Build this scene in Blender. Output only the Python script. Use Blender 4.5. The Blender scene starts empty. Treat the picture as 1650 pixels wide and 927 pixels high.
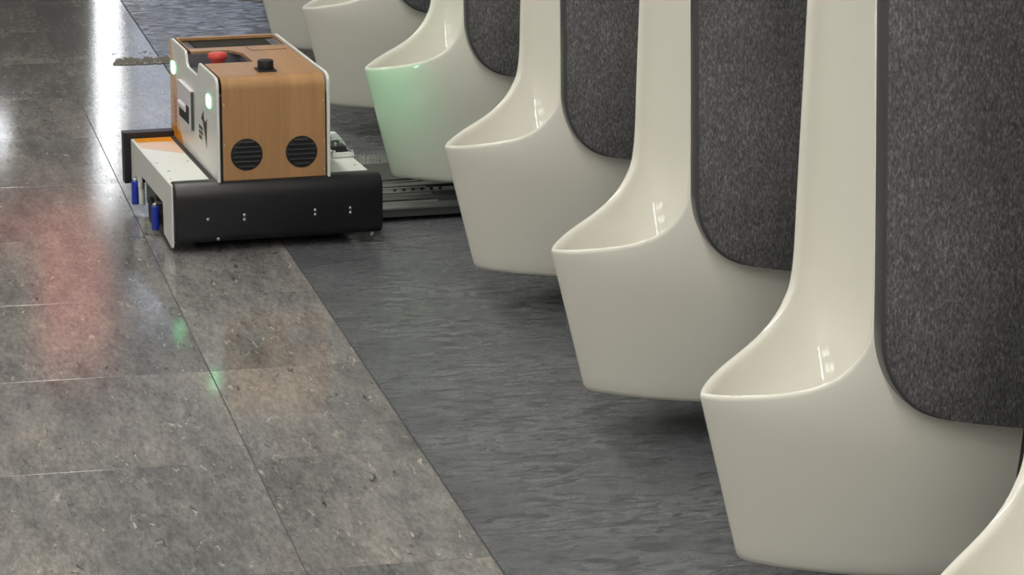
import bpy, bmesh, math, random
from mathutils import Vector, Matrix
random.seed(7)
R = math.radians
scene = bpy.context.scene
COL = scene.collection

# ------------------------------------------------------------------ camera
cam_d = bpy.data.cameras.new('camera')
cam_d.sensor_width = 36.0
cam_d.lens = 4764.5 * 36.0 / 1650.0
cam_d.clip_start = 0.05
cam_d.clip_end = 100
cam = bpy.data.objects.new('camera', cam_d)
COL.objects.link(cam)
PITCH, YAW, ROLL, CAM_H = 0.252905, 0.230091, 0.004682, 1.55363
fw = Vector((math.sin(YAW) * math.cos(PITCH), math.cos(YAW) * math.cos(PITCH), -math.sin(PITCH)))
rt = Vector((math.cos(YAW), -math.sin(YAW), 0))
up = rt.cross(fw)
c_, s_ = math.cos(ROLL), math.sin(ROLL)
rt2 = rt * c_ + up * s_
up2 = up * c_ - rt * s_
m = Matrix((rt2, up2, -fw)).transposed().to_4x4()
m.translation = Vector((0, 0, CAM_H))
cam.matrix_world = m
scene.camera = cam

# ------------------------------------------------------------------ world and exposure
world = bpy.data.worlds.new('world')
scene.world = world
world.use_nodes = True
world.node_tree.nodes['Background'].inputs[0].default_value = (0.85, 0.92, 1.0, 1)
world.node_tree.nodes['Background'].inputs[1].default_value = 0.25
scene.view_settings.view_transform = 'Standard'
scene.view_settings.look = 'None'
scene.view_settings.gamma = 1.0
scene.view_settings.use_curve_mapping = False
scene.view_settings.exposure = -0.30
LAMP_POWER = 7.5         # emission of the added fill panels and the downlight
DOOR_POWER = 1.0          # daylight behind the frosted glass door
STRIP_POWER = 80.0        # emission of the linear ceiling lamps
SLIT_POWER = 11.0          # daylight in the clear strip window

# ------------------------------------------------------------------ materials
def new_mat(name):
    mt = bpy.data.materials.new(name)
    mt.use_nodes = True
    nt = mt.node_tree
    return mt, nt, nt.nodes['Principled BSDF']

def plain(name, col, rough=0.5, metal=0.0, spec=0.5, coat=0.0, var=0.04, scale=40.0, bump=0.0):
    """principled material with slight procedural variation"""
    mt, nt, b = new_mat(name)
    tc = nt.nodes.new('ShaderNodeTexCoord')
    nz = nt.nodes.new('ShaderNodeTexNoise')
    nz.inputs['Scale'].default_value = scale
    nz.inputs['Detail'].default_value = 4
    nt.links.new(tc.outputs['Object'], nz.inputs['Vector'])
    rp = nt.nodes.new('ShaderNodeValToRGB')
    lo = [max(0, c * (1 - var)) for c in col]
    hi = [min(1, c * (1 + var)) for c in col]
    rp.color_ramp.elements[0].color = (*lo, 1)
    rp.color_ramp.elements[1].color = (*hi, 1)
    nt.links.new(nz.outputs['Fac'], rp.inputs['Fac'])
    nt.links.new(rp.outputs['Color'], b.inputs['Base Color'])
    b.inputs['Roughness'].default_value = rough
    b.inputs['Metallic'].default_value = metal
    b.inputs['Specular IOR Level'].default_value = spec
    b.inputs['Coat Weight'].default_value = coat
    if bump:
        bp = nt.nodes.new('ShaderNodeBump')
        bp.inputs['Strength'].default_value = bump
        bp.inputs['Distance'].default_value = 0.001
        nt.links.new(nz.outputs['Fac'], bp.inputs['Height'])
        nt.links.new(bp.outputs['Normal'], b.inputs['Normal'])
    return mt

def emit(name, col, strength):
    mt, nt, b = new_mat(name)
    b.inputs['Base Color'].default_value = (0.8, 0.8, 0.8, 1)
    b.inputs['Emission Color'].default_value = (*col, 1)
    b.inputs['Emission Strength'].default_value = strength
    return mt

def node(nt, kind, **kw):
    n = nt.nodes.new(kind)
    for k, v in kw.items():
        setattr(n, k, v)
    return n

def ramp(nt, src, stops):
    rp = nt.nodes.new('ShaderNodeValToRGB')
    el = rp.color_ramp.elements
    while len(el) < len(stops):
        el.new(0.5)
    for e, (p, c) in zip(el, stops):
        e.position = p
        e.color = (*c, 1) if len(c) == 3 else c
    nt.links.new(src, rp.inputs['Fac'])
    return rp

def mixc(nt, fac, a, b, mode='MIX'):
    mx = nt.nodes.new('ShaderNodeMix')
    mx.data_type = 'RGBA'
    mx.blend_type = mode
    if isinstance(fac, float):
        mx.inputs[0].default_value = fac
    else:
        nt.links.new(fac, mx.inputs[0])
    for s, i in ((a, 6), (b, 7)):
        if isinstance(s, tuple):
            mx.inputs[i].default_value = (*s, 1)
        else:
            nt.links.new(s, mx.inputs[i])
    return mx.outputs[2]

def tile_coords(nt, scale, rot=0.0):
    """world position shifted by a per-tile random amount, so every tile has its own piece of stone"""
    geo = nt.nodes.new('ShaderNodeNewGeometry')
    oi = nt.nodes.new('ShaderNodeObjectInfo')
    mul = node(nt, 'ShaderNodeVectorMath', operation='SCALE')
    cmb = nt.nodes.new('ShaderNodeCombineXYZ')
    for i in range(3):
        nt.links.new(oi.outputs['Random'], cmb.inputs[i])
    nt.links.new(cmb.outputs[0], mul.inputs[0])
    mul.inputs['Scale'].default_value = 37.0
    add = node(nt, 'ShaderNodeVectorMath', operation='ADD')
    nt.links.new(geo.outputs['Position'], add.inputs[0])
    nt.links.new(mul.outputs[0], add.inputs[1])
    mp = nt.nodes.new('ShaderNodeMapping')
    mp.inputs['Scale'].default_value = scale
    mp.inputs['Rotation'].default_value = (0, 0, rot)
    nt.links.new(add.outputs[0], mp.inputs['Vector'])
    return mp.outputs[0], add.outputs[0]

def noise(nt, vec, scale, detail=6, rough=0.6, dist=0.0):
    n = nt.nodes.new('ShaderNodeTexNoise')
    n.inputs['Scale'].default_value = scale
    n.inputs['Detail'].default_value = detail
    n.inputs['Roughness'].default_value = rough
    n.inputs['Distortion'].default_value = dist
    nt.links.new(vec, n.inputs['Vector'])
    return n.outputs['Fac']

def mat_brown_tile():
    mt, nt, b = new_mat('polished_grey_brown_stone_tile')
    st, raw = tile_coords(nt, (1.0, 0.27, 1.0), R(9))
    big = noise(nt, st, 6.0, 3, 0.55, 0.2)
    mid = noise(nt, st, 30.0, 9, 0.74, 0.25)
    fine = noise(nt, st, 130.0, 5, 0.75)
    c1 = ramp(nt, big, [(0.30, (0.150, 0.151, 0.150)), (0.5, (0.226, 0.222, 0.217)), (0.72, (0.310, 0.290, 0.270))])
    c2 = ramp(nt, mid, [(0.33, (0.60, 0.60, 0.61)), (0.5, (0.97, 0.965, 0.96)), (0.67, (1.25, 1.24, 1.21))])
    col = mixc(nt, 0.9, c1.outputs['Color'], c2.outputs['Color'], 'MULTIPLY')
    c3 = ramp(nt, fine, [(0.32, (0.55,) * 3), (0.5, (1.0,) * 3), (0.68, (1.4,) * 3)])
    col = mixc(nt, 0.7, col, c3.outputs['Color'], 'MULTIPLY')
    zone = ramp(nt, noise(nt, raw, 7.0, 2, 0.5), [(0.42, (0.25,) * 3), (0.6, (1.0,) * 3)])
    fl = noise(nt, st, 75.0, 4, 0.7, 0.8)
    flm = ramp(nt, fl, [(0.615, (0, 0, 0)), (0.665, (1, 1, 1))])
    fm = node(nt, 'ShaderNodeMath', operation='MULTIPLY')
    nt.links.new(flm.outputs['Color'], fm.inputs[0]); nt.links.new(zone.outputs['Color'], fm.inputs[1])
    col = mixc(nt, fm.outputs[0], col, (0.52, 0.50, 0.43))
    dk = ramp(nt, noise(nt, st, 55.0, 5, 0.7, 0.9), [(0.335, (1, 1, 1)), (0.39, (0, 0, 0))])
    dm = node(nt, 'ShaderNodeMath', operation='MULTIPLY')
    nt.links.new(dk.outputs['Color'], dm.inputs[0]); nt.links.new(zone.outputs['Color'], dm.inputs[1])
    col = mixc(nt, dm.outputs[0], col, (0.045, 0.043, 0.040))
    nt.links.new(col, b.inputs['Base Color'])
    rr = ramp(nt, mid, [(0.3, (0.12,) * 3), (0.65, (0.04,) * 3)])
    nt.links.new(rr.outputs['Color'], b.inputs['Roughness'])
    bp = nt.nodes.new('ShaderNodeBump')
    bp.inputs['Strength'].default_value = 0.09
    bp.inputs['Distance'].default_value = 0.0010
    hs = node(nt, 'ShaderNodeMath', operation='ADD')
    nt.links.new(mid, hs.inputs[0]); nt.links.new(fine, hs.inputs[1])
    nt.links.new(hs.outputs[0], bp.inputs['Height'])
    nt.links.new(bp.outputs['Normal'], b.inputs['Normal'])
    return mt

def mat_dark_tile():
    mt, nt, b = new_mat('riven_charcoal_floor_slab')
    st, raw = tile_coords(nt, (0.45, 1.0, 1.0), R(-7))
    big = noise(nt, st, 7.0, 4, 0.6, 0.4)
    mid = noise(nt, st, 50.0, 7, 0.66, 0.9)
    c1 = ramp(nt, big, [(0.3, (0.080, 0.084, 0.093)), (0.7, (0.138, 0.144, 0.157))])
    c2 = ramp(nt, mid, [(0.36, (0.30, 0.30, 0.30)), (0.45, (0.85, 0.85, 0.85)), (0.7, (1.3, 1.3, 1.3))])
    col = mixc(nt, 0.8, c1.outputs['Color'], c2.outputs['Color'], 'MULTIPLY')
    nt.links.new(col, b.inputs['Base Color'])
    rr = ramp(nt, mid, [(0.3, (0.5,) * 3), (0.6, (0.24,) * 3)])
    nt.links.new(rr.outputs['Color'], b.inputs['Roughness'])
    msk = ramp(nt, big, [(0.40, (0.15,) * 3), (0.52, (1.0,) * 3)])
    hgt = ramp(nt, mid, [(0.36, (0, 0, 0)), (0.5, (1, 1, 1))])
    bp = nt.nodes.new('ShaderNodeBump')
    bp.inputs['Distance'].default_value = 0.002
    ms = node(nt, 'ShaderNodeMath', operation='MULTIPLY')
    ms.inputs[1].default_value = 0.8
    nt.links.new(msk.outputs['Color'], ms.inputs[0])
    nt.links.new(ms.outputs[0], bp.inputs['Strength'])
    nt.links.new(hgt.outputs['Color'], bp.inputs['Height'])
    nt.links.new(bp.outputs['Normal'], b.inputs['Normal'])
    return mt

def mat_panel():
    mt, nt, b = new_mat('grained_charcoal_panel')
    tc = nt.nodes.new('ShaderNodeTexCoord')
    mp = nt.nodes.new('ShaderNodeMapping')
    mp.inputs['Scale'].default_value = (1, 1, 0.38)
    nt.links.new(tc.outputs['Object'], mp.inputs['Vector'])
    f = noise(nt, mp.outputs[0], 340.0, 4, 0.7, 0.4)
    g = noise(nt, mp.outputs[0], 14.0, 3, 0.6)
    c1 = ramp(nt, f, [(0.36, (0.028, 0.028, 0.030)), (0.54, (0.088, 0.088, 0.092)), (0.72, (0.22, 0.22, 0.225))])
    c2 = ramp(nt, g, [(0.3, (0.75,) * 3), (0.7, (1.15,) * 3)])
    nt.links.new(mixc(nt, 1.0, c1.outputs['Color'], c2.outputs['Color'], 'MULTIPLY'), b.inputs['Base Color'])
    b.inputs['Roughness'].default_value = 0.38
    bp = nt.nodes.new('ShaderNodeBump')
    bp.inputs['Strength'].default_value = 0.5
    bp.inputs['Distance'].default_value = 0.0008
    nt.links.new(f, bp.inputs['Height'])
    nt.links.new(bp.outputs['Normal'], b.inputs['Normal'])
    return mt

def mat_wood():
    mt, nt, b = new_mat('honey_wood_veneer')
    tc = nt.nodes.new('ShaderNodeTexCoord')
    mp = nt.nodes.new('ShaderNodeMapping')
    mp.inputs['Scale'].default_value = (1, 0.05, 0.05)
    nt.links.new(tc.outputs['Object'], mp.inputs['Vector'])
    f = noise(nt, mp.outputs[0], 150.0, 5, 0.6, 0.3)
    g = noise(nt, mp.outputs[0], 30.0, 3, 0.5)
    c1 = ramp(nt, f, [(0.25, (0.39, 0.212, 0.092)), (0.55, (0.44, 0.245, 0.110)), (0.8, (0.48, 0.275, 0.128))])
    c2 = ramp(nt, g, [(0.3, (0.86,) * 3), (0.7, (1.08,) * 3)])
    nt.links.new(mixc(nt, 1.0, c1.outputs['Color'], c2.outputs['Color'], 'MULTIPLY'), b.inputs['Base Color'])
    b.inputs['Roughness'].default_value = 0.34
    return mt

M = {
    'brown_tile': mat_brown_tile(),
    'dark_tile': mat_dark_tile(),
    'grout': plain('grey_grout', (0.05, 0.05, 0.048), 0.8),
    'ceramic': plain('glazed_ivory_ceramic', (0.71, 0.70, 0.635), 0.07, coat=0.25, var=0.01, scale=3),
    'panel': mat_panel(),
    'panel_edge': plain('charcoal_edge_band', (0.045, 0.045, 0.05), 0.28),
    'wood': mat_wood(),
    'white': plain('white_powder_coat', (0.80, 0.81, 0.78), 0.32, var=0.02),
    'black': plain('black_rubber', (0.007, 0.007, 0.010), 0.40),
    'matte_black': plain('matte_black_plastic', (0.010, 0.010, 0.011), 0.6),
    'slat': plain('black_louver', (0.022, 0.022, 0.026), 0.35),
    'red': plain('red_button_plastic', (0.70, 0.075, 0.06), 0.3),
    'steel': plain('brushed_steel', (0.62, 0.62, 0.64), 0.3, metal=1.0),
    'alu': plain('dull_aluminium_rail', (0.30, 0.31, 0.31), 0.38, metal=0.9, bump=0.2),
    'dark_metal': plain('dark_metal_plate', (0.10, 0.105, 0.10), 0.45, metal=0.6, bump=0.2),
    'silver_plastic': plain('silver_plastic', (0.76, 0.74, 0.80), 0.3),
    'blue': plain('blue_roller_rubber', (0.014, 0.035, 0.36), 0.4),
    'orange': plain('orange_paint', (0.80, 0.30, 0.012), 0.3),
    'peach': plain('peach_paint', (0.80, 0.56, 0.42), 0.32),
    'brown_ink': plain('brown_ink', (0.35, 0.12, 0.05), 0.5),
    'ink': plain('dark_ink', (0.05, 0.035, 0.03), 0.5),
    'lcd': plain('dark_lcd', (0.016, 0.016, 0.010), 0.5, spec=0.15),
    'bezel': plain('grey_bezel', (0.11, 0.11, 0.13), 0.4),
    'led': emit('green_indicator', (0.17, 1.0, 0.40), 6.0),
    'bristle': plain('pale_bristles', (0.55, 0.54, 0.50), 0.6),
    'wall_dark': plain('dark_wall_board', (0.02, 0.02, 0.021), 0.5),
    'wall_grey': plain('grey_wall_paint', (0.20, 0.195, 0.185), 0.6),
    'wall_light': plain('pale_wall_paint', (0.78, 0.77, 0.73), 0.7),
    'ceiling': plain('white_ceiling_board', (0.72, 0.71, 0.67), 0.8),
    'lamp': emit('fill_and_downlight_diffuser', (1.0, 0.975, 0.91), LAMP_POWER),
    'strip': emit('linear_lamp_diffuser', (1.0, 0.975, 0.91), STRIP_POWER),
    'door_glass': emit('daylit_frosted_glass', (0.70, 0.80, 1.0), DOOR_POWER),
    'slit_glass': emit('daylit_clear_glass', (0.92, 0.96, 1.0), SLIT_POWER),
    'red_glow': emit('glowing_red_panel', (1.0, 0.20, 0.14), 1.15),  # glow added so the red shows in the floor
    'dull': plain('dried_grime', (0.19, 0.18, 0.15), 0.85, var=0.5, scale=60),
    'glint': plain('glint_bead', (0.5, 0.52, 0.55), 0.05),
}

# ------------------------------------------------------------------ mesh helpers
def link(name, me, mat, parent=None, smooth=False, loc=None):
    o = bpy.data.objects.new(name, me)
    COL.objects.link(o)
    if mat is not None and not me.materials:
        me.materials.append(mat)
    if smooth:
        for p in me.polygons:
            p.use_smooth = True
    if parent is not None:
        o.parent = parent
    if loc is not None:
        o.location = loc
    return o

def to_mesh(bm, name):
    bmesh.ops.recalc_face_normals(bm, faces=bm.faces)
    me = bpy.data.meshes.new(name)
    bm.to_mesh(me)
    bm.free()
    return me

def add_box(bm, x0, x1, y0, y1, z0, z1):
    v = [bm.verts.new((x, y, z)) for x in (x0, x1) for y in (y0, y1) for z in (z0, z1)]
    for f in ((0, 1, 3, 2), (4, 6, 7, 5), (0, 4, 5, 1), (2, 3, 7, 6), (0, 2, 6, 4), (1, 5, 7, 3)):
        bm.faces.new([v[i] for i in f])
    return v

def bevel_all(bm, w, seg=2, ang=30):
    ed = [e for e in bm.edges if len(e.link_faces) == 2 and e.calc_face_angle(0) > R(ang)]
    bmesh.ops.bevel(bm, geom=ed, offset=w, segments=seg, affect='EDGES', profile=0.5, clamp_overlap=True)

def box(name, mat, parent, x0, x1, y0, y1, z0, z1, bev=0.0, seg=2, smooth=False):
    bm = bmesh.new()
    add_box(bm, x0, x1, y0, y1, z0, z1)
    if bev:
        bevel_all(bm, bev, seg)
    return link(name, to_mesh(bm, name), mat, parent, smooth)

def add_prism(bm, pts, a0, a1, axis):
    """extrude the 2D outline pts along axis ('x': pts are (y,z); 'y': (x,z); 'z': (x,y))"""
    def mk(p, a):
        return {'x': (a, p[0], p[1]), 'y': (p[0], a, p[1]), 'z': (p[0], p[1], a)}[axis]
    A = [bm.verts.new(mk(p, a0)) for p in pts]
    B = [bm.verts.new(mk(p, a1)) for p in pts]
    n = len(pts)
    bm.faces.new(A); bm.faces.new(B)
    for i in range(n):
        bm.faces.new((A[i], A[(i + 1) % n], B[(i + 1) % n], B[i]))

def prism(name, mat, parent, pts, a0, a1, axis, bev=0.0, seg=2, smooth=False):
    bm = bmesh.new()
    add_prism(bm, pts, a0, a1, axis)
    bmesh.ops.recalc_face_normals(bm, faces=bm.faces)
    if bev:
        bevel_all(bm, bev, seg)
    return link(name, to_mesh(bm, name), mat, parent, smooth)

def add_lathe(bm, prof, cx, cy, cz, axis='z', n=28):
    """spin (radius, height) pairs; height runs along axis"""
    rings = []
    for r_, h in prof:
        ring = []
        for k in range(n):
            a = 2 * math.pi * k / n
            u, v = r_ * math.cos(a), r_ * math.sin(a)
            p = {'z': (cx + u, cy + v, cz + h), 'y': (cx + u, cy + h, cz + v), 'x': (cx + h, cy + u, cz + v)}[axis]
            ring.append(bm.verts.new(p))
        rings.append(ring)
    for a, b in zip(rings, rings[1:]):
        for k in range(n):
            bm.faces.new((a[k], a[(k + 1) % n], b[(k + 1) % n], b[k]))
    bm.faces.new(rings[0]); bm.faces.new(rings[-1])

def lathe(name, mat, parent, prof, c, axis='z', n=28, smooth=True):
    bm = bmesh.new()
    add_lathe(bm, prof, *c, axis=axis, n=n)
    o = link(name, to_mesh(bm, name), mat, parent)
    if smooth:
        for p in o.data.polygons:
            p.use_smooth = len(p.vertices) == 4
        o.data.set_sharp_from_angle(angle=R(40))
    return o

def autosmooth(o, ang=35):
    for p in o.data.polygons:
        p.use_smooth = True
    o.data.set_sharp_from_angle(angle=R(ang))
    return o

def thing(name, label, cat, loc=(0, 0, 0), rz=0.0, group=None):
    o = bpy.data.objects.new(name, None)
    COL.objects.link(o)
    o.empty_display_size = 0.1
    o.location = loc
    o.rotation_euler = (0, 0, rz)
    o['label'] = label
    o['category'] = cat
    if group:
        o['group'] = group
    return o

def structure(o):
    o['kind'] = 'structure'
    return o

def interp(tab, x):
    if x <= tab[0][0]:
        return tab[0][1]
    for (a, fa), (b, fb) in zip(tab, tab[1:]):
        if x <= b:
            t = (x - a) / (b - a)
            return fa + (fb - fa) * t
    return tab[-1][1]

def catmull(keys, s):
    """keys: (s, x, z); smooth monotone-ish Hermite through them"""
    n = len(keys)
    i = 0
    while i < n - 2 and s > keys[i + 1][0]:
        i += 1
    k0, k1 = keys[i], keys[i + 1]
    h = k1[0] - k0[0]
    t = max(0, min(1, (s - k0[0]) / h))
    def tang(j, c):
        a, b = keys[max(0, j - 1)], keys[min(n - 1, j + 1)]
        return (b[c] - a[c]) / (b[0] - a[0])
    out = []
    for c in (1, 2):
        m0, m1 = tang(i, c) * h, tang(i + 1, c) * h
        t2, t3 = t * t, t * t * t
        out.append((2 * t3 - 3 * t2 + 1) * k0[c] + (t3 - 2 * t2 + t) * m0 + (-2 * t3 + 3 * t2) * k1[c] + (t3 - t2) * m1)
    return out

# ------------------------------------------------------------------ the setting
SEAM = 0.963
WALL = 1.612
Y0, Y1 = -2.0, 15.0
fl = structure(box('floor', M['grout'], None, -2.4, 4.0, Y0, Y1, -0.08, -0.0012))

def tile_mesh(name, wx, wy, mat):
    bm = bmesh.new()
    v = add_box(bm, -wx / 2, wx / 2, -wy / 2, wy / 2, -0.008, 0)
    top = [e for e in bm.edges if all(abs(q.co.z) < 1e-6 for q in e.verts)]
    bmesh.ops.bevel(bm, geom=top, offset=0.0004, segments=1, affect='EDGES')
    me = to_mesh(bm, name)
    me.materials.append(mat)
    return me

PIT = 0.562
GAP = 0.0016
cols = [(0.669, SEAM - 0.0012)] + [(0.669 - 0.6 * (k + 1), 0.669 - 0.6 * k) for k in range(4)]
for ci, (xa, xb) in enumerate(cols):
    me = tile_mesh('stone_tile', xb - xa - GAP, PIT - GAP, M['brown_tile'])
    k = -9
    while True:
        ya = 4.796 + PIT * k
        if ya + PIT > Y1:
            break
        if ya >= Y0:
            link('stone_tile', me, None, fl, loc=((xa + xb) / 2, ya + PIT / 2, 0))
        k += 1
me = tile_mesh('floor_slab', WALL - SEAM - 0.0012, 0.9 - GAP, M['dark_tile'])
for k in range(-6, 7):
    link('floor_slab', me, None, fl, loc=((SEAM + 0.0012 + WALL) / 2, 5.232 + 0.9 * k + 0.45, 0))
me = tile_mesh('floor_slab', 2.4 - GAP, 0.9 - GAP, M['brown_tile'])
for k in range(7, 10):
    link('floor_slab', me, None, fl, loc=(SEAM + 1.2, 5.232 + 0.9 * k + 0.45, 0))

structure(box('wall_right', M['wall_dark'], None, WALL, WALL + 0.15, Y0, 10.9, 0, 2.7))
structure(box('wall_left', M['wall_light'], None, -2.5, -2.4, Y0, Y1, 0, 2.7))
structure(box('wall_front', M['wall_light'], None, -2.5, 4.0, Y0 - 0.1, Y0, 0, 2.7))
structure(box('wall_side', M['wall_light'], None, 3.9, 4.0, 10.9, Y1, 0, 2.7))
structure(box('wall_recess', M['wall_light'], None, WALL + 0.15, 4.0, 10.8, 10.9, 0, 2.7))
structure(box('wall_back', M['wall_grey'], None, -2.5, 4.0, Y1, Y1 + 0.1, 0, 2.7))
ceil = structure(box('ceiling', M['ceiling'], None, -2.5, 4.0, Y0 - 0.1, Y1 + 0.1, 2.7, 2.8))
bm = bmesh.new()
add_box(bm, -0.3, 0.3, -0.3, 0.3, -0.02, -0.0)
lm = to_mesh(bm, 'fill_panel')
lm.materials.append(M['lamp'])
for y in (-1.0, 0.5, 2.0, 4.2, 6.4, 8.6, 10.8, 13.0):  # unseen ceiling panels, added as fill light
    link('fill_panel', lm, None, ceil, loc=(-1.1, y, 2.695))
for y in (-1.0, 0.4, 1.8):  # extra unseen row, added to brighten the urinal flanks from the camera side
    link('fill_panel', lm, None, ceil, loc=(-0.3, y, 2.695))
bm = bmesh.new()
add_box(bm, -0.03, 0.03, -0.6, 0.6, -0.03, -0.0)
lm2 = to_mesh(bm, 'strip_lamp')
lm2.materials.append(M['strip'])
for k in range(7):
    link('strip_lamp', lm2, None, ceil, loc=(0.55, -1.2 + 1.55 * k, 2.695))

lathe('downlight', M['lamp'], ceil, [(0.09, 0.0), (0.09, -0.012), (0.07, -0.014)], (1.93, 11.75, 2.70))

d = structure(box('door_1', M['door_glass'], None, 1.50, 3.50, Y1 - 0.03, Y1 - 0.005, 0.02, 2.5))
box('door_frame', M['steel'], d, 3.50, 3.55, Y1 - 0.05, Y1 - 0.002, 0, 2.55)
w = structure(box('window_1', M['slit_glass'], None, 1.350, 1.392, Y1 - 0.03, Y1 - 0.005, 0.05, 1.85))
box('window_frame', M['steel'], w, 1.45, 1.49, Y1 - 0.05, Y1 - 0.002, 0, 2.15)
box('clear_strip', M['slit_glass'], w, 1.432, 1.440, Y1 - 0.03, Y1 - 0.005, 0.05, 1.5)
w2 = structure(box('window_2', M['slit_glass'], None, 0.79, 0.845, Y1 - 0.03, Y1 - 0.005, 1.42, 1.54))
box('window_frame', M['steel'], w2, 0.855, 0.88, Y1 - 0.05, Y1 - 0.002, 1.35, 1.6)
structure(box('red_glow_panel_1', M['red_glow'], None, 1.02, 1.15, Y1 - 0.03, Y1 - 0.002, 2.05, 2.68))  # unseen red panels, placed and made to glow for the red floor reflection
structure(box('red_glow_panel_3', M['red_glow'], None, 0.75, 1.30, Y1 - 0.03, Y1 - 0.002, 1.90, 2.0))
structure(box('red_glow_panel_2', M['red_glow'], None, 1.22, 1.33, Y1 - 0.03, Y1 - 0.002, 2.05, 2.68))

# dull dried streak on the floor behind the robot
bm = bmesh.new()
n = 46
va, vb = [], []
for i in range(n):
    t = i / (n - 1)
    x = 0.816 + t * 0.36
    env = min(1, t * 14 + 0.35, (1 - t) * 12 + 0.3)
    ya = 8.645 - 0.012 * t + random.uniform(0, 0.016) * (1 if t > 0.25 else 0.2)
    yb = ya + (0.115 + random.uniform(-0.03, 0.03)) * env
    va.append(bm.verts.new((x, ya, 0.0012)))
    vb.append(bm.verts.new((x, yb, 0.0012)))
for i in range(n - 1):
    bm.faces.new((va[i], va[i + 1], vb[i + 1], vb[i]))
stn = link('stain', to_mesh(bm, 'stain'), M['dull'], fl)
bm = bmesh.new()
for k in range(70):  # pale glossy beads added to imitate glitter on the streak
    t = random.random()
    x = 0.83 + t * 0.22
    y = 8.66 + random.choice((0.0, 0.0, 1.0)) * random.uniform(0, 0.11) + random.uniform(0, 0.02) + (0.1 if random.random() < 0.5 else 0)
    rr = random.uniform(0.002, 0.006)
    add_lathe(bm, [(rr, 0.0), (rr * 0.8, rr * 0.25), (rr * 0.35, rr * 0.36)], x, y, 0.0012, 'z', 8)
dr = link('glint_beads', to_mesh(bm, 'glint_beads'), M['glint'], stn, smooth=True)
dr['kind'] = 'stuff'

# ------------------------------------------------------------------ urinals
NOSE = [(0.075, 1.265), (0.337, 1.20), (0.5, 1.195)]
WID = [(0.07, 0.148), (0.14, 0.170), (0.22, 0.193), (0.30, 0.214), (0.38, 0.223), (0.46, 0.223), (0.60, 0.212), (0.93, 0.177), (1.2, 0.156)]
EXP = [(0.075, 0.80), (0.34, 0.73), (0.5, 0.70), (1.2, 0.68)]
ZB = 0.075
ZT = 1.15

def half_w(x, z, dl=0.0):
    xn = interp(NOSE, z) + dl
    t = (x - xn) / (WALL - xn)
    t = max(0.0, min(1.0, t))
    return max(0.0, interp(WID, z) - dl) * (1 - (1 - t) ** 2) ** interp(EXP, z)

PROF = [(0.0, 1.200, 0.337), (0.12, 1.216, 0.3415), (0.25, 1.246, 0.350), (0.40, 1.306, 0.368), (0.50, 1.346, 0.389),
        (0.60, 1.376, 0.422), (0.70, 1.392, 0.470), (0.80, 1.394, 0.60), (1.0, 1.392, ZT)]
SPINE = [(0.0, 1.213, 0.333), (0.06, 1.226, 0.312), (0.14, 1.252, 0.266), (0.25, 1.297, 0.220), (0.40, 1.375, 0.200), (0.50, 1.435, 0.224),
         (0.60, 1.485, 0.285), (0.70, 1.52, 0.40), (0.80, 1.535, 0.60), (0.93, 1.535, 0.98), (1.0, 1.41, ZT - 0.02)]

def base_pt(s):
    if s < 0.58:
        t = s / 0.58
        t = t ** 1.15
        return 1.265 + (WALL - 1.265) * t, ZB
    t = (s - 0.58) / 0.42
    return WALL, ZB + (ZT - ZB) * t ** 1.3

SS = []
for i in range(73):
    u = i / 72
    SS.append(u ** 1.55 if u < 1 else 1.0)

def prof_normal(s):
    a = catmull(PROF, max(0, s - 0.01)); b = catmull(PROF, min(1, s + 0.01))
    dx, dz = b[0] - a[0], b[1] - a[1]
    l = math.hypot(dx, dz)
    return dz / l, -dx / l        # into the clay: down and towards the wall

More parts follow.
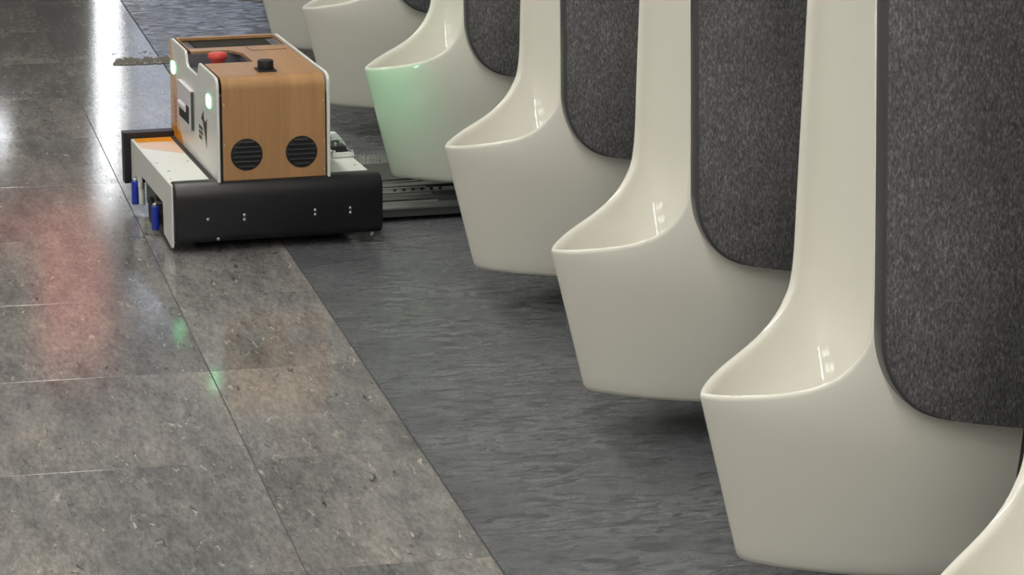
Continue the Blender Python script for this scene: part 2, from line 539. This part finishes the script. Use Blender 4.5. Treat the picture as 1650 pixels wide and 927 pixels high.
def urinal_meshes():
    bm = bmesh.new()
    rim = [(0.0, 0.0085), (0.0008, 0.0045), (0.0030, 0.0013), (0.0060, 0.0), (0.0105, 0.0), (0.0140, 0.0013), (0.0165, 0.0045), (0.0178, 0.010)]
    NV, NP = 14, 14
    for sg in (-1, 1):
        grid = []
        for s in SS:
            px, pz = catmull(PROF, s)
            nx, nz = prof_normal(s)
            bx, bz = base_pt(s)
            row = []
            # underside and bottom edge
            if s < 0.58:
                row.append((bx + 0.004, ZB, 0.020))
                row.append((bx + 0.002, ZB + 0.0005, 0.010))
                row.append((bx, ZB + 0.004, 0.003))
            else:
                row += [(bx, bz, 0.020), (bx, bz, 0.010), (bx, bz, 0.003)]
            qx, qz = px + nx * rim[0][1], pz + nz * rim[0][1]
            b2z = bz + (0.012 if s < 0.58 else 0)
            b2x = bx - (0.0025 if s < 0.58 else 0)
            for k in range(NV + 1):
                v = k / NV
                row.append((b2x + (qx - b2x) * v, b2z + (qz - b2z) * v, 0.0))
            for dl, off in rim[1:]:
                row.append((px + nx * off, pz + nz * off, dl))
            pts = []
            for x, z, dl in row:
                if s == 0.0:
                    y = 0.0
                    x = interp(NOSE, z) + dl
                else:
                    xn = interp(NOSE, z)
                    tt = max(0.0, min(1.0, (x - xn) / (WALL - xn)))
                    x = xn + dl + tt * (WALL - xn - dl)
                    y = half_w(x, z, dl)
                pts.append((min(x, WALL), y * sg, z))
            # cavity: half ellipse from the inner rim to the spine
            ix, iy, iz = pts[-1]
            sx, sz = catmull(SPINE, s)
            for k in range(1, NP + 1):
                a = math.pi / 2 * k / NP
                f = math.sin(a) ** 1.15
                pts.append((ix + (sx - ix) * f, iy * math.cos(a) ** 0.8 if k < NP else 0.0, iz + (sz - iz) * f))
            grid.append([bm.verts.new((p[0] - WALL, p[1], p[2])) for p in pts])
        for a, b in zip(grid, grid[1:]):
            for k in range(len(a) - 1):
                q = (a[k], b[k], b[k + 1], a[k + 1])
                try:
                    bm.faces.new(q)
                except ValueError:
                    pass
        if sg == -1:
            first = grid
        else:
            for i in range(len(SS) - 1):     # close underside and back
                try:
                    bm.faces.new((first[i][0], first[i + 1][0], grid[i + 1][0], grid[i][0]))
                except ValueError:
                    pass
            a, b = first[-1], grid[-1]
            for k in range(len(a) - 1):
                try:
                    bm.faces.new((a[k], a[k + 1], b[k + 1], b[k]))
                except ValueError:
                    pass
    bmesh.ops.remove_doubles(bm, verts=bm.verts, dist=0.00005)
    bmesh.ops.dissolve_degenerate(bm, edges=bm.edges, dist=0.00002)
    body = to_mesh(bm, 'ceramic_basin')
    # make sure normals face outwards
    for p in body.polygons:
        p.use_smooth = True
    body.set_sharp_from_angle(angle=R(50))
    body.materials.append(M['ceramic'])

    # dark side panel: a thick plate following the clay's flank, rounded lower front corner
    PF, PB, RX, RZ, TH = 1.397, 0.350, 0.088, 0.120, 0.034
    zs = [PB + RZ * (1 - math.cos(R(90) * i / 14)) for i in range(15)] + [0.55, 0.65, 0.75, 0.85, 0.95, 1.05, ZT]
    def front(z):
        if z < PB + RZ:
            q = 1 - (z - PB) / RZ
            return PF + RX * (1 - math.sqrt(max(0, 1 - q * q)))
        return PF
    def face_grid(bm, off):
        g = []
        for z in zs:
            xf = front(z)
            row = []
            for j in range(11):
                x = xf + (WALL - xf) * j / 10
                sl = 0.018 * max(0, (x - 1.47) / 0.13) * max(0, 1 - (z - PB) / 0.15)
                zz = z - sl
                row.append(bm.verts.new((x - WALL, -(half_w(x, zz) + off), zz)))
            g.append(row)
        return g
    bm = bmesh.new()
    bl = bm.verts
    gi = face_grid(bm, -0.003)
    go = face_grid(bm, TH)
    nz_, nx_ = len(zs), 11
    for g in (gi, go):
        for i in range(nz_ - 1):
            for j in range(nx_ - 1):
                bm.faces.new((g[i][j], g[i][j + 1], g[i + 1][j + 1], g[i + 1][j]))
    edge_faces = []
    for i in range(nz_ - 1):
        edge_faces.append(bm.faces.new((gi[i][0], gi[i + 1][0], go[i + 1][0], go[i][0])))
        bm.faces.new((gi[i][-1], gi[i + 1][-1], go[i + 1][-1], go[i][-1]))
    for j in range(nx_ - 1):
        edge_faces.append(bm.faces.new((gi[0][j], gi[0][j + 1], go[0][j + 1], go[0][j])))
        bm.faces.new((gi[-1][j], gi[-1][j + 1], go[-1][j + 1], go[-1][j]))
    for f in edge_faces:
        f.material_index = 1
    bmesh.ops.recalc_face_normals(bm, faces=bm.faces)
    ed = [e for e in bm.edges if len(e.link_faces) == 2 and e.calc_face_angle(0) > R(50)]
    bmesh.ops.bevel(bm, geom=ed, offset=0.005, segments=3, affect='EDGES', profile=0.5, material=1)
    pan = to_mesh(bm, 'side_panel')
    for p in pan.polygons:
        p.use_smooth = True
    pan.set_sharp_from_angle(angle=R(40))
    pan.materials.append(M['panel'])
    pan.materials.append(M['panel_edge'])
    return body, pan

U_BODY, U_PANEL = urinal_meshes()
UC = 3.933
labels = [
    (-1, 'ivory ceramic urinal cut off by the lower right corner, only its curved rim showing'),
    (0, 'largest ivory urinal in the right foreground, its whole flank in view'),
    (1, 'ivory urinal second from the right foreground, behind the largest one'),
    (2, 'ivory urinal in the middle of the row, third from the right foreground'),
    (3, 'ivory urinal beside the robot, tinted green by its light'),
    (4, 'ivory urinal just behind the robot, its rim at the top edge of the photo'),
    (5, 'farthest ivory urinal, a sliver of its flank showing above the robot at the top edge'),
    (6, 'ivory urinal beyond the top edge, showing only as a floor reflection'),
]
for i, lab in labels:
    t = thing('wall_urinal', lab, 'urinal', (WALL, UC + 0.9 * i, 0), 0, 'urinals along the wall')
    link('ceramic_basin', U_BODY, None, t)
    p = link('side_panel', U_PANEL, None, t)
    p['label'] = 'dark grained side panel with rounded lower corner'

# ------------------------------------------------------------------ cleaning robot
rob = thing('cleaning_robot', 'wood-veneered cleaning robot on a low white base with black bumpers, parked by the urinals',
            'robot', (0.71, 6.30, 0), R(3.5))

# low base
base = box('base_cover', M['white'], rob, 0.004, 0.452, 0.0, 0.522, 0.146, 0.153, 0.002)
base['label'] = 'white sheet metal base cover'
skirt = [(-0.004, 0.1525), (0.522, 0.1525), (0.522, 0.056), (0.405, 0.056), (0.39, 0.092), (0.106, 0.092), (0.100, 0.022), (0.004, 0.010), (-0.004, 0.016)]
prism('side_skirt', M['white'], rob, skirt, 0.0, 0.005, 'x', 0.001, 1)
prism('side_skirt', M['white'], rob, skirt, 0.449, 0.454, 'x', 0.001, 1)
box('underbody', M['matte_black'], rob, 0.045, 0.42, 0.03, 0.50, 0.018, 0.146, 0.004)
for (x, y) in ((0.012, 0.237), (0.022, 0.145), (0.012, 0.062), (0.083, 0.238), (0.437, 0.099)):
    lathe('screw', M['steel'], base, [(0.0035, 0), (0.0035, 0.0008), (0.002, 0.0014)], (x, y, 0.153), n=10)
# painted orange corner on the base top
mk = prism('paint_marking', M['orange'], base, [(0.006, 0.520), (0.100, 0.520), (0.100, 0.465), (0.006, 0.475)], 0.153, 0.1533, 'z')
mk['label'] = 'orange painted stripe'
mk = prism('paint_marking', M['peach'], base, [(0.006, 0.475), (0.100, 0.465), (0.100, 0.318), (0.006, 0.410)], 0.153, 0.1533, 'z')
mk['label'] = 'peach painted wedge'

# bumpers
bp_prof = [(0.030, 0.1565), (0.004, 0.1560), (-0.005, 0.1542), (-0.0125, 0.149), (-0.0182, 0.141), (-0.0212, 0.131), (-0.0223, 0.118), (-0.0225, 0.10), (-0.022, 0.040), (-0.019, 0.030), (-0.012, 0.024), (0.0, 0.021), (0.030, 0.021)]
bmp = prism('front_bumper', M['black'], rob, bp_prof, 0.004, 0.472, 'x', 0.006, 3)
autosmooth(bmp, 40)
bmp['label'] = 'black rubber front bumper'
for (x, z) in ((0.077, 0.077), (0.158, 0.082), (0.158, 0.072), (0.317, 0.083), (0.317, 0.073), (0.397, 0.083), (0.397, 0.073), (0.0995, 0.031)):
    lathe('screw', M['steel'], bmp, [(0.0036, 0.001), (0.0036, -0.0012), (0.002, -0.0022)], (x, -0.0222 if z > 0.04 else -0.0195, z), 'y', n=10)
rb = box('rear_bumper', M['black'], rob, -0.015, 0.47, 0.526, 0.562, 0.046, 0.166, 0.010, 3)
autosmooth(rb, 40)
rb['label'] = 'black rubber rear bumper'

# guide rollers and drive in the side opening
def roller(y, mate):
    rl = lathe('guide_roller', M['blue'], rob, [(0.0065, 0.014), (0.0085, 0.016), (0.0085, 0.068), (0.0065, 0.070)], (-0.006, y, 0), n=20)
    rl['label'] = 'blue upright guide roller'
    lathe('roller_cap', M['steel'], rl, [(0.0060, 0.070), (0.0060, 0.0745), (0.004, 0.076)], (-0.006, y, 0), n=16)
    box('roller_bracket', M['steel'], rl, -0.006, 0.02, y - 0.004, y + 0.004, 0.0745, 0.080, 0.001)
    if mate:
        lathe('backing_roller', M['white'], rl, [(0.006, 0.016), (0.0075, 0.018), (0.0075, 0.068), (0.006, 0.070)], (0.006, y - 0.022, 0), n=18)
roller(0.442, True)
roller(0.172, False)
dw = box('drive_gearbox', M['dark_metal'], rob, 0.012, 0.045, 0.26, 0.39, 0.03, 0.088, 0.004)
lathe('drive_wheel', M['matte_black'], dw, [(0.02, -0.004), (0.03, -0.003), (0.03, 0.014), (0.02, 0.015)], (0.008, 0.30, 0.031), 'x', n=24)
for k in range(4):
    lathe('bolt', M['steel'], dw, [(0.003, 0.001), (0.003, -0.002)], (0.012, 0.275 + 0.03 * k, 0.075), 'x', n=8)

# cabinet core, wooden shell and side plates
CB, CT = 0.1555, 0.382
box('inner_body', M['matte_black'], rob, 0.108, 0.352, 0.004, 0.545, 0.150, 0.343)
RX0, RX1, RY0, RY1 = 0.105, 0.228, 0.196, 0.358          # button recess
SX0, SX1, SY0, SY1 = 0.120, 0.346, 0.400, 0.540          # screen recess
bm = bmesh.new()
prof = [(0.0, CB)]
for k in range(9):
    a = R(180 - 90 * k / 8)
    prof.append((0.026 + 0.026 * math.cos(a), CT - 0.026 + 0.026 * math.sin(a)))
prof += [(0.05, CT), (0.05, CT - 0.006)]
for k in range(9):
    a = R(90 + 90 * k / 8)
    prof.append((0.026 + 0.020 * math.cos(a), CT - 0.026 + 0.020 * math.sin(a)))
prof.append((0.006, CB))
WX0, WX1 = 0.1175, 0.3470
add_prism(bm, prof, WX0, WX1, 'x')
Z0 = CT - 0.006
for (a, b, c, d_) in ((WX0, WX1, 0.05, RY0), (RX1, WX1, RY0, RY1), (WX0, WX1, RY1, SY0), (WX0, SX0, SY0, SY1), (SX1, WX1, SY0, SY1), (WX0, WX1, SY1, 0.556)):
    add_box(bm, a, b, c, d_, Z0, CT)
add_box(bm, WX0, WX1, 0.550, 0.556, CB, Z0)
# chamfered far right corner of the button recess
add_prism(bm, [(RX1, RY1), (RX1 - 0.022, RY1), (RX1, RY1 - 0.05)], Z0, CT, 'z')
shell = link('wood_shell', to_mesh(bm, 'wood_shell'), M['wood'], rob)
autosmooth(shell, 30)
shell['label'] = 'honey brown wood veneer shell'
for (x, zz) in ((0.3435, 0.325), (0.3435, 0.235), (0.1215, 0.325), (0.1215, 0.235), (0.3435, 0.17)):
    lathe('screw', M['steel'], shell, [(0.0016, 0.0005), (0.0016, -0.0006), (0.001, -0.0010)], (x, 0.0, zz), 'y', n=8)
# recess floor and walls
box('recess_tray', M['bezel'], rob, 0.1105, RX1 - 0.0005, RY0 + 0.0005, RY1 - 0.0005, 0.340, 0.346)
box('recess_wall', M['bezel'], rob, 0.1105, RX1 - 0.0005, RY1 - 0.0025, RY1 - 0.0005, 0.346, 0.3765)
box('recess_wall', M['bezel'], rob, RX1 - 0.0025, RX1 - 0.0005, RY0 + 0.0005, RY1 - 0.003, 0.346, 0.3765)
left_plate = [(-0.006, CB - 0.003), (-0.006, 0.362), (-0.004, 0.372), (0.002, 0.379), (0.012, 0.383), (0.03, 0.385), (0.192, 0.385), (0.202, 0.381), (0.212, 0.357), (0.222, 0.352),
              (0.338, 0.352), (0.352, 0.360), (0.360, 0.378), (0.370, 0.384), (0.535, 0.385), (0.552, 0.381), (0.560, 0.368), (0.562, CB - 0.003)]
lp = prism('side_plate', M['white'], rob, left_plate, 0.104, 0.1105, 'x', 0.0014, 2)
lp['label'] = 'white side plate with a notch for the stop button'
right_plate = [(-0.006, CB - 0.003), (-0.006, 0.362), (-0.004, 0.372), (0.002, 0.379), (0.012, 0.383), (0.03, 0.385), (0.535, 0.385), (0.552, 0.381), (0.560, 0.368), (0.562, CB - 0.003)]
rp_ = prism('side_plate', M['white'], rob, right_plate, 0.3505, 0.357, 'x', 0.0014, 2)
# black strip where the cabinet meets the base
box('gap_seal', M['matte_black'], rob, 0.093, 0.104, 0.0, 0.522, 0.152, 0.1545)

# round vents with louvers
for vx in (0.170, 0.293):
    v = lathe('round_vent', M['matte_black'], rob, [(0.0355, 0.001), (0.0355, -0.0008), (0.0340, -0.0010)], (vx, 0.0, 0.212), 'y', n=48, smooth=False)
    v['label'] = 'round black louvered vent'
    for k in range(6):
        z = 0.212 + (k - 2.5) * 0.0108
        hw = math.sqrt(max(0, 0.0330 ** 2 - (z - 0.212) ** 2)) - 0.0015
        bm = bmesh.new()
        pf = [(-0.0008, z - 0.0036)] + [(-0.0008 - 0.0042 * math.sin(R(a)), z - 0.0036 * math.cos(R(a))) for a in (25, 60, 90, 120, 155)] + [(-0.0008, z + 0.0036)]
        add_prism(bm, pf, vx - hw, vx + hw, 'x')
        autosmooth(link('louver', to_mesh(bm, 'louver'), M['slat'], v), 50)

# top controls
stop = lathe('emergency_stop', M['matte_black'], rob, [(0.020, 0.346), (0.020, 0.352), (0.012, 0.354), (0.011, 0.362)], (0.162, 0.270, 0), n=28)
hd = lathe('stop_button', M['red'], stop, [(0.0125, 0.360), (0.014, 0.370), (0.019, 0.378), (0.0222, 0.382), (0.0222, 0.387), (0.0205, 0.391), (0.015, 0.3932)], (0.162, 0.270, 0), n=32)
hd['label'] = 'red mushroom push button'
kn = prism('dial', M['matte_black'], rob, [(0.212, 0.058), (0.254, 0.060), (0.254, 0.112), (0.212, 0.110)], CT, CT + 0.003, 'z', 0.001, 1)
lathe('knob', M['matte_black'], kn, [(0.017, 0.003), (0.0178, 0.005), (0.0175, 0.020), (0.0165, 0.0225), (0.012, 0.023)], (0.233, 0.085, CT), n=32)
sc = box('display', M['bezel'], rob, SX0 + 0.0003, SX1 - 0.0003, SY0 + 0.0003, SY1 - 0.0003, CT - 0.014, CT - 0.009)
sc['label'] = 'recessed display with grey bezel'
box('screen', M['lcd'], sc, SX0 + 0.024, SX1 - 0.022, SY0 + 0.012, SY1 - 0.006, CT - 0.009, CT - 0.0065, 0.0006, 1)
fpb = [(0.256, 0.396), (0.252, 0.385), (0.253, 0.350), (0.258, 0.338), (0.332, 0.340), (0.337, 0.345), (0.337, 0.396)]
cxm, cym = 0.295, 0.367
fo = prism('flap_groove', M['ink'], rob, [(cxm + (x - cxm) * 1.025, cym + (y - cym) * 1.045) for x, y in fpb], CT, CT + 0.0004, 'z')
fa = prism('access_flap', M['wood'], rob, fpb, CT + 0.0002, CT + 0.0010, 'z')

# left plate: lights, latch, markings
def side_decal(name, mat, pts, parent, th=0.0004, x=0.104):
    return prism(name, mat, parent, pts, x - th, x + 0.0002, 'x')
def pill(cy_, cz_, ry, rz, n=20, k=2.6):
    out = []
    for i in range(n):
        a = 2 * math.pi * i / n
        c, s = math.cos(a), math.sin(a)
        out.append((cy_ + ry * abs(c) ** (2 / k) * (1 if c >= 0 else -1), cz_ + rz * abs(s) ** (2 / k) * (1 if s >= 0 else -1)))
    return out
for yy in (0.083, 0.516):
    l1 = prism('indicator_light', M['led'], rob, pill(yy, 0.319, 0.025, 0.0150), 0.1018, 0.1042, 'x')
    l1['label'] = 'glowing green indicator light'
    l2 = prism('indicator_light', M['led'], rob, pill(yy, 0.319, 0.030, 0.0155), 0.3568, 0.3592, 'x')
    l2['label'] = 'glowing green indicator light'
    if yy < 0.3:        # the lens throws its beam sideways
        ld = bpy.data.lights.new('indicator_beam', 'SPOT')
        ld.energy = 0.75
        ld.color = (0.10, 1.0, 0.42)
        ld.spot_size = R(86)
        ld.spot_blend = 1.0
        ld.shadow_soft_size = 0.012
        lo = bpy.data.objects.new('indicator_beam', ld)
        COL.objects.link(lo)
        lo.parent = l2
        lo.location = (0.372, yy, 0.319)
        lo.rotation_euler = Vector((1.0, 0.95, -0.18)).to_track_quat('-Z', 'Y').to_euler()

la = box('latch', M['silver_plastic'], rob, 0.096, 0.104, 0.265, 0.425, 0.216, 0.308, 0.002)
la['label'] = 'silver paddle latch'
box('latch_opening', M['matte_black'], la, 0.0954, 0.0966, 0.285, 0.405, 0.228, 0.268)
prism('latch_paddle', M['silver_plastic'], la, [(0.0954, 0.268), (0.0900, 0.262), (0.0935, 0.250), (0.0954, 0.250)], 0.32, 0.40, 'y')
box('latch_side', M['dark_metal'], la, 0.097, 0.1035, 0.262, 0.2652, 0.218, 0.306)
for (yy, zz) in ((0.43, 0.30), (0.43, 0.222), (0.26, 0.22), (0.022, 0.305), (0.022, 0.20), (0.075, 0.345), (0.25, 0.335), (0.02, 0.345)):
    lathe('screw', M['steel'], lp, [(0.0022, 0.0), (0.0022, -0.0008)], (0.104, yy, zz), 'x', n=8)

# orange paint and lettering on the plate
mk = side_decal('paint_marking', M['peach'], [(0.561, 0.180), (0.561, 0.378), (0.535, 0.380), (0.47, 0.285), (0.44, 0.18)], lp, 0.0003)
mk['label'] = 'peach painted edge'
mk = side_decal('paint_marking', M['orange'], [(0.561, CB), (0.561, 0.180), (0.44, 0.180), (0.40, CB)], lp, 0.0003)
mk['label'] = 'orange painted lower corner'
for k in range(7):      # looping script lettering running down the rear edge
    zc = 0.252 - 0.0125 * k
    ring = []
    bm = bmesh.new()
    na = 14
    inner, outer = [], []
    for i in range(na):
        a = R(20 + 300 * i / (na - 1))
        for lst, f in ((inner, 0.66), (outer, 1.0)):
            lst.append(bm.verts.new((0.1035, 0.505 + 0.024 * f * math.cos(a), zc + 0.0062 * f * math.sin(a) + 0.006 * math.cos(a))))
    for i in range(na - 1):
        bm.faces.new((inner[i], inner[i + 1], outer[i + 1], outer[i]))
    link('lettering', to_mesh(bm, 'lettering'), M['brown_ink'], lp)
# jagged dark emblem with two short lines of print
side_decal('emblem', M['ink'], [(0.178, 0.262), (0.150, 0.285), (0.140, 0.268), (0.128, 0.262), (0.108, 0.275), (0.118, 0.205), (0.135, 0.232), (0.155, 0.258), (0.165, 0.262)], lp)
for row in range(3):
    for k in range(4 if row < 2 else 3):
        side_decal('emblem_print', M['ink'], [(0.205 - 0.012 * k, 0.245 - 0.0115 * row), (0.197 - 0.012 * k, 0.245 - 0.0115 * row), (0.197 - 0.012 * k, 0.2365 - 0.0115 * row), (0.205 - 0.012 * k, 0.2365 - 0.0115 * row)], lp)

# linkage on the right of the base
lk = box('arm_linkage', M['white'], rob, 0.405, 0.455, 0.180, 0.189, 0.156, 0.165, 0.001)
lk['label'] = 'white and steel arm linkage'
box('link_bar', M['white'], lk, 0.405, 0.412, 0.189, 0.30, 0.156, 0.165, 0.001)
box('link_bar', M['steel'], lk, 0.447, 0.454, 0.189, 0.30, 0.156, 0.165, 0.001)
box('link_bar', M['steel'], lk, 0.405, 0.455, 0.300, 0.308, 0.156, 0.165, 0.001)
box('link_block', M['matte_black'], lk, 0.414, 0.445, 0.215, 0.29, 0.153, 0.172, 0.003)
for (x, y) in ((0.409, 0.1845), (0.451, 0.1845), (0.409, 0.304), (0.451, 0.304)):
    lathe('bolt', M['steel'], lk, [(0.0045, 0.153), (0.0045, 0.168), (0.003, 0.171)], (x, y, 0), n=12)
for (x, y) in ((0.422, 0.225), (0.437, 0.235), (0.432, 0.27)):
    lathe('bolt', M['steel'], lk, [(0.004, 0.172), (0.004, 0.178), (0.002, 0.180)], (x, y, 0), n=12)
prism('link_lever', M['white'], lk, [(0.428, 0.153), (0.470, 0.153), (0.462, 0.166), (0.446, 0.184), (0.434, 0.184), (0.428, 0.174)], 0.318, 0.334, 'y', 0.002, 2)
lathe('pivot', M['steel'], lk, [(0.005, -0.02), (0.005, 0.0)], (0.430, 0.337, 0.172), 'y', n=14)
box('link_post', M['white'], lk, 0.400, 0.424, 0.34, 0.40, 0.153, 0.180, 0.002)

# cleaning deck reaching under the urinal
arm = box('cleaning_deck', M['dark_metal'], rob, 0.43, 0.80, 0.16, 0.62, 0.012, 0.030, 0.003)
arm['label'] = 'flat metal cleaning deck reaching under the urinal'
for (y0, y1, z1, mt) in ((0.155, 0.205, 0.034, 'alu'), (0.222, 0.262, 0.038, 'dark_metal'), (0.275, 0.315, 0.042, 'alu'), (0.345, 0.385, 0.042, 'alu')):
    rl = box('rail', M[mt], arm, 0.46, 0.82, y0, y1, 0.030, z1, 0.0015, 1)
    box('rail_lip', M['steel'], rl, 0.46, 0.66, y1 - 0.003, y1 + 0.002, z1 - 0.002, z1 + 0.003)
for k in range(6):
    lathe('bolt', M['matte_black'], arm, [(0.004, 0.0), (0.004, 0.003), (0.002, 0.004)], (0.58 + 0.022 * k, 0.296, 0.042), n=8)
box('deck_cover', M['dark_metal'], arm, 0.47, 0.80, 0.40, 0.585, 0.030, 0.046, 0.003)
br = box('brush', M['steel'], arm, 0.46, 0.72, 0.590, 0.604, 0.030, 0.040, 0.001)
bm = bmesh.new()
for k in range(120):
    x = 0.462 + 0.256 * k / 119
    y = 0.606 + random.uniform(-0.004, 0.006)
    tx, ty = random.uniform(-0.005, 0.005), random.uniform(-0.012, 0.008)
    add_prism(bm, [(x - 0.0007, y), (x + 0.0007, y), (x, y + 0.0014)], 0.032, 0.064 + random.uniform(-0.004, 0.004), 'z')
bl = link('bristles', to_mesh(bm, 'bristles'), M['bristle'], br)
bl['kind'] = 'stuff'
